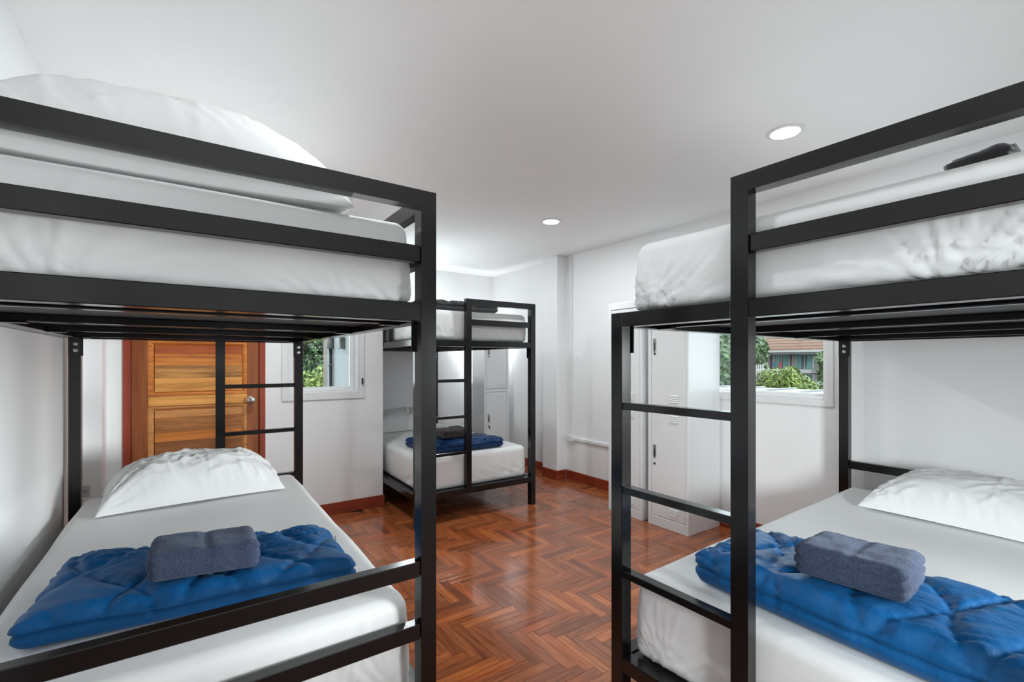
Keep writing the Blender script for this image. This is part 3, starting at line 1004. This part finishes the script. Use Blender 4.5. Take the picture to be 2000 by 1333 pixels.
GD, GT = 'folded comforters on the lower bunks', 'folded bath towels on the comforters'
dl = folded('comforter', [(-.36, 1.65), (.47, 1.55), (.45, 1.95), (-.32, 2.16)], .570, .085, M['duvet'], 'bright blue quilted comforter folded on the left lower bunk', 'comforter', GD, 1)
MB().box(-.004, .004, 0, .001, 0, .03).build('care_tag', M['fascia'], dl).location = (.47 - dl.location.x, 1.86 - dl.location.y, .03)
folded('towel', [(-.095, 1.665), (.19, 1.61), (.185, 1.80), (-.085, 1.85)], .668, .085, M['towel'], 'slate blue folded towel on the left bright blue comforter', 'towel', GT, 3, 'towel', .007, 3)
folded('comforter', [(1.405, .955), (1.375, -.04), (1.87, .0), (1.81, .965)], .553, .115, M['duvet'], 'blue quilted comforter folded across the right lower bunk', 'comforter', GD, 4, layers=2)
folded('towel', [(1.455, .655), (1.485, .39), (1.705, .405), (1.675, .66)], .680, .09, M['towel'], 'slate blue folded towel on the right comforter, its rolled end showing', 'towel', GT, 5, 'towel', .007, 3)
folded('comforter', [(1.63, 3.46), (2.33, 3.46), (2.30, 3.80), (1.60, 3.98)], .540, .085, M['navy'], 'navy comforter folded on the lower bunk in the far alcove', 'comforter', GD, 6, layers=2)
folded('towel', [(1.80, 3.56), (2.07, 3.56), (2.06, 3.80), (1.79, 3.80)], .640, .07, M['towelb'], 'mauve brown folded towel on the navy comforter', 'towel', GT, 7, 'towel', .009, 2)
folded('blanket', [(1.56, 3.55), (2.30, 3.50), (2.25, 3.85), (1.58, 3.95)], 1.730, .085, M['greyduvet'], 'charcoal blanket bundled on the top bunk in the far alcove', 'blanket', 'dark blankets on the top bunks', 8)
folded('blanket', [(1.44, .315), (1.44, .200), (1.9, .19), (1.9, .30)], 1.728, .045, M['greyduvet'], 'dark blanket on the right top bunk, just its tip showing over the mattress', 'blanket', 'dark blankets on the top bunks', 9)

# ------------------------------------------------------------------ outside
gr = struct(box('ground', M['earth'], (-30, 75, 6.2, 60, -3.6, -3.4)))
gr2 = struct(box('ground', M['earth'], (4.2, 75, -35, 6.2, -3.6, -3.4)))

def leafcloud(name, m, blobs, n, size, parent, aspect=2.2, droop=.3):
    cs = np.array([b[:3] for b in blobs], float)
    rs = np.array([b[3:] for b in blobs], float)
    wgt = rs.prod(1) ** .67
    k = rng.choice(len(blobs), n, p=wgt / wgt.sum())
    d = rng.normal(size=(n, 3)); d /= np.linalg.norm(d, axis=1)[:, None]
    rad = rng.uniform(.55, 1.05, n) ** .6
    c = cs[k] + d * rs[k] * rad[:, None]
    nrm = d + rng.normal(size=(n, 3)) * .7; nrm[:, 2] += .3
    nrm /= np.linalg.norm(nrm, axis=1)[:, None]
    a = rng.normal(size=(n, 3)); a[:, 2] -= droop
    a -= nrm * (a * nrm).sum(1)[:, None]; a /= np.linalg.norm(a, axis=1)[:, None]
    b = np.cross(nrm, a)
    s = size * rng.uniform(.6, 1.35, n)[:, None]
    L_, W_ = a * s, b * s / aspect
    V = np.stack([c - L_, c - L_ * .1 + W_, c + L_, c - L_ * .1 - W_], 1)
    V[:, 1] += nrm * s * .12; V[:, 3] += nrm * s * .12
    Q = np.arange(n * 4).reshape(n, 4)
    o = link(name, np_mesh(name, V.reshape(-1, 3), Q, m, False), parent)
    o['kind'] = 'stuff'
    return o
def tree(name, loc, blobs, n, size, m, label, cat='tree', trunk=.12, group=None, th=None, aspect=2.2):
    t = tag(empty(name, loc), label, cat, group)
    top = th or (max(b[2] for b in blobs))
    mb = MB().cyl((0, 0, 0), (.1, .05, top * .6), trunk, trunk * .7, 10).cyl((.1, .05, top * .58), (0, 0, top), trunk * .7, trunk * .25, 8)
    for b in blobs[:5]:
        mb.cyl((.05, .02, top * .45), (b[0], b[1], b[2]), trunk * .35, trunk * .12, 6)
    mb.build('trunk', M['bark'], t)
    leafcloud('foliage', m, blobs, n, size, t, aspect)
    return t

# --- beyond the door-wall window
dp = tag(empty('downpipe', (XA - .125, 5.345, 0)), 'dark drainpipe with grey fitting on the white outer wall beyond the left window', 'pipe')
MB().cyl((-.03, 0, -3.4), (-.03, 0, 1.44), .022, n=14).build('pipe_tube', M['pipe'], dp, True)
MB().cyl((-.03, 0, 1.44), (-.03, 0, 1.60), .036, n=14).build('pipe_fitting', M['greyplastic'], dp, True)
MB().cyl((-.03, 0, 1.255), (-.03, 0, 1.27), .027, n=14).build('pipe_clip', M['greyplastic'], dp, True)
mbx = tag(empty('meter_box', (XA - .125, 4.93, 1.49)), 'small grey electric box high on the white outer wall beyond the left window', 'electric box')
box('box_body', M['greyplastic'], (-.05, -.0005, -.05, .05, -.06, .06), mbx, .006)
box('box_cover', M['fascia'], (-.055, -.05, -.02, .02, .0, .04), mbx, .002)
pole = tag(empty('utility_pole', (2.27, 9.6, -3.4)), 'weathered brown utility pole standing behind the left window', 'pole')
MB().cyl((0, 0, 0), (0, 0, 9.5), .07, .056, 14).build('pole_shaft', M['polewood'], pole, True)
box('cross_arm', M['polewood'], (-.8, .8, -.05, .05, 8.7, 8.8), pole, .01)
tree('leafy_tree', (3.0, 15.4, -3.4), [(0, 0, 5.6, 1.6, 1.5, 1.6), (-1.3, .3, 5.1, 1.4, 1.3, 1.4), (1.1, 0, 6.4, 1.4, 1.3, 1.3), (-.5, 0, 7.2, 1.5, 1.3, 1.3), (.2, -.5, 4.3, 1.6, 1.1, .9)], 17000, .085, M['leaf_dark'], 'dark green leafy tree behind the utility pole outside the left window')
tree('light_bush', (2.05, 11.9, -3.4), [(0, 0, 3.75, 1.0, .8, .75), (.9, .2, 3.9, .8, .7, .7), (-.8, .1, 4.0, .8, .6, .8), (.3, -.2, 2.9, 1.2, .8, .9)], 8000, .07, M['leaf_lime'], 'pale green bush below the dark tree outside the left window', 'bush', .05)

# --- beyond the right window
BX = 70.0
bd = tag(empty('apartment_block', (BX, 0, -3.4)), 'pale pink apartment block with brown tiled roof beyond the right window', 'building')
ey = 4.7                                  # camera eye height above the outside ground
box('facade_wall', M['pinkwall'], (.6, 8, 18, 35.3, 0, ey + 1.3), bd)
rf = MB()
e0, e1 = ey + 1.50, ey + 6.0
rf.add([(-1.0, 17, e0), (-1.0, 35.7, e0), (5, 37.2, e1), (5, 17, e1), (11, 35.7, e0), (11, 17, e0),
        (-1.0, 17, e0 - .1), (-1.0, 35.7, e0 - .1), (11, 35.7, e0 - .1), (11, 17, e0 - .1)],
       [(0, 3, 2, 1), (3, 5, 4, 2), (0, 1, 7, 6), (6, 7, 8, 9), (0, 6, 9, 5, 3), (1, 2, 4, 8, 7)])
roof = rf.build('roof', M['roof'], bd)
for k in range(8):
    z = e0 + .22 + k * .42
    x = -1.0 + (z - e0) / 4.5 * 6.0
    box('tile_course', M['roof'], (x - .04, x + .15, 17, 35.8, z - .02, z + .06), roof)
box('fascia_board', M['fascia'], (-1.14, -.98, 17, 35.7, ey + 1.28, ey + 1.56), bd)
box('soffit', M['soffit'], (-1.0, .62, 17.2, 35.3, ey + 1.0, ey + 1.3), bd)
def bwin(y0, y1, z0, z1, curt):
    f = MB()
    f.box(.40, .62, y0 - .16, y0, z0, z1 + .1); f.box(.40, .62, y1, y1 + .16, z0, z1 + .1)
    f.box(.40, .62, y0, y1, z1, z1 + .14); f.box(.44, .62, (y0 + y1) / 2 - .04, (y0 + y1) / 2 + .04, z0, z1)
    fo = f.build('window_frame', M['whitewall'], bd)
    MB().box(.56, .59, y0, y1, z0, z1).build('pane', M['darkglass'], fo)
    for a, b in curt:
        cm = MB(); n = 8; V = []
        for i in range(n + 1):
            yy = y0 + (y1 - y0) * (a + (b - a) * i / n)
            V += [(.50 + (.03 if i % 2 else 0), yy, z0 + .02), (.50 + (.03 if i % 2 else 0), yy, z1 - .02)]
        cm.add(V, [(2 * i, 2 * i + 2, 2 * i + 3, 2 * i + 1) for i in range(n)])
        cm.build('curtain', M['curtain'], fo)
bwin(32.0, 34.0, ey - 1.1, ey + .94, [(0, .42), (.62, .98)])
bwin(28.9, 31.0, ey - 1.05, ey + .90, [(0, .36), (.68, 1)])
bwin(28.9, 29.8, ey - 2.6, ey - 1.85, [(0, .9)])
bwin(24.6, 27.0, ey - 1.05, ey + .90, [(0, .5)])
pm = MB()
pm.box(.30, .62, 31.2, 31.55, ey - 1.05, ey + 1.1); pm.box(.30, .62, 31.75, 31.85, ey - 1.05, ey + 1.1)
pm.build('pillar', M['pinkwall'], bd)
box('pillar', M['pinkwall'], (.25, .62, 34.55, 35.1, 0, ey + 1.0), bd)
box('balcony_slab', M['whitewall'], (-.9, .62, 28.55, 34.4, ey - 1.6, ey - 1.1), bd)
def cloth_(name, y0, y1, z0, z1, m, label):
    mb = MB(); n = 5
    V = []
    for i in range(n + 1):
        for zz, k in ((z0, 1), (z1, 0)):
            V.append((.05 * math.sin(i * 1.7) * k, (y1 - y0) * i / n, zz))
    mb.add(V, [(2 * i, 2 * i + 2, 2 * i + 3, 2 * i + 1) for i in range(n)])
    mb.add([(v[0] + .04, v[1], v[2]) for v in V], [(2 * i, 2 * i + 1, 2 * i + 3, 2 * i + 2) for i in range(n)])
    o = mb.build(name, m)
    o.location = (BX - .55, y0, -3.4 + ey)
    tag(o, label, 'laundry')
cloth_('towel', 32.45, 32.95, -1.0, -.12, M['red'], 'red cloth hung on the pink apartment block balcony')
cloth_('towel', 33.35, 33.8, -.75, -.15, M['blue'], 'blue cloth hung on the pink apartment block balcony')
cloth_('towel', 32.99, 33.30, -1.05, -.62, M['greencloth'], 'green cloth hung on the pink apartment block balcony')

# balustrade on a lower neighbouring block
bl = tag(empty('balustrade', (34, 17.2, 0)), 'white railing with upright bars beside the pale pink apartment block', 'railing')
for k in range(9):
    box('baluster', M['fascia'], (-.03, .03, -.03 + k * .16, .03 + k * .16, .72, 1.1), bl)
box('hand_rail', M['fascia'], (-.04, .04, -.1, 1.4, 1.1, 1.16), bl)
box('base_slab', M['whitewall'], (-.1, 2, -.2, 1.5, -3.4, .72), bl)

tree('lime_shrub', (13.2, 6.05, -3.4), [(0, 0, 4.12, .6, .55, .32), (.1, .45, 4.12, .5, .42, .38), (0, -.4, 3.97, .5, .36, .26), (0, -.1, 4.33, .4, .22, .22), (.2, 0, 3.6, .7, .8, .5), (0, .6, 3.9, .4, .25, .3)], 5200, .075, M['leaf_lime'], 'bushy lime green shrub in the middle of the right window view', 'bush', .05, aspect=3.5)
tree('broadleaf_tree', (16.5, 6.35, -3.4), [(0, 0, 4.75, .5, .28, .30), (.1, -.35, 5.15, .5, .32, .38), (0, -.1, 4.3, .5, .36, .34), (.2, -.55, 4.6, .6, .35, .5)], 2600, .085, M['leaf_mid'], 'mid green tree at the right edge of the right window view', 'tree', .06)
tree('dark_shrub', (14.6, 5.75, -3.4), [(0, 0, 3.85, .5, .28, .28), (0, -.3, 3.8, .5, .3, .3), (0, .2, 3.7, .4, .25, .25)], 1500, .075, M['leaf_dark'], 'dark green shrub below the tree at the right of the right window view', 'bush', .04)
tree('garden_tree', (20, 10.55, -3.4), [(0, 0, 5.1, .7, .55, .55), (0, .5, 5.6, .8, .7, .7), (0, .7, 4.7, .8, .6, .6)], 2600, .12, M['leaf_mid'], 'green tree left of the pink apartment block in the right window view', 'tree', .08)
tree('tall_tree', (12, 7.25, -3.4), [(0, 0, 4.9, .7, .45, .7), (.2, .3, 5.6, .8, .6, .7), (0, .1, 4.2, .6, .42, .5)], 3200, .10, M['leaf_mid'], 'leafy tree seen through the left pane of the right window', 'tree', .08)
wp = tag(MB().cyl((12, 6.28, -3.4), (12, 6.28, 1.11), .022, n=10).build('flag_pole', M['fascia']), 'thin white pole beside the lime shrub in the right window view', 'pole')
cr = tag(empty('canopy_roof', (6.0, 2.6, 0)), 'pale metal roof just below the right window', 'roof')
box('roof_sheet', M['metalroof'], (-1.6, 2.0, -3.5, 2.6, .80, .86), cr, .005)
for k in range(13):
    box('seam', M['metalroof'], (-1.6, 2.0, -3.4 + k * .48, -3.37 + k * .48, .858, .885), cr, .004)
box('roof_support', M['fascia'], (-.1, .1, -.1, .1, -3.4, .80), cr)
box('roof_support', M['fascia'], (1.7, 1.9, 2.2, 2.4, -3.4, .80), cr)
tree('distant_tree', (60, 32.1, -3.4), [(0, 0, 6.0, 2, 2.2, 3.0), (1, 3, 7.0, 2, 2.5, 3.2), (0, -.6, 3.6, 1.5, 1.7, 2.0), (2, 5.5, 6.5, 2, 2.5, 3)], 4500, .32, M['leaf_mid'], 'large distant green tree left of the pink apartment block', 'tree', .2)
tree('dense_tree', (4.0, 20.0, -3.4), [(0, 0, 5.5, 2.6, 1.5, 2.4), (-2.2, 0, 6.0, 2.2, 1.5, 2.4), (2.4, 0, 6.5, 2.2, 1.5, 2.4), (0, 0, 9.0, 2.6, 1.5, 2.2), (.5, -.5, 2.8, 3, 1.3, 1.6)], 9000, .20, M['leaf_dark'], 'dense dark tree farthest back outside the left window', 'tree', .2)
gw = tag(box('garden_wall', M['whitewall'], (11.2, 11.4, 2.5, 5.35, -3.4, .66)), 'low white garden wall right of the lime shrub outside the right window', 'wall')
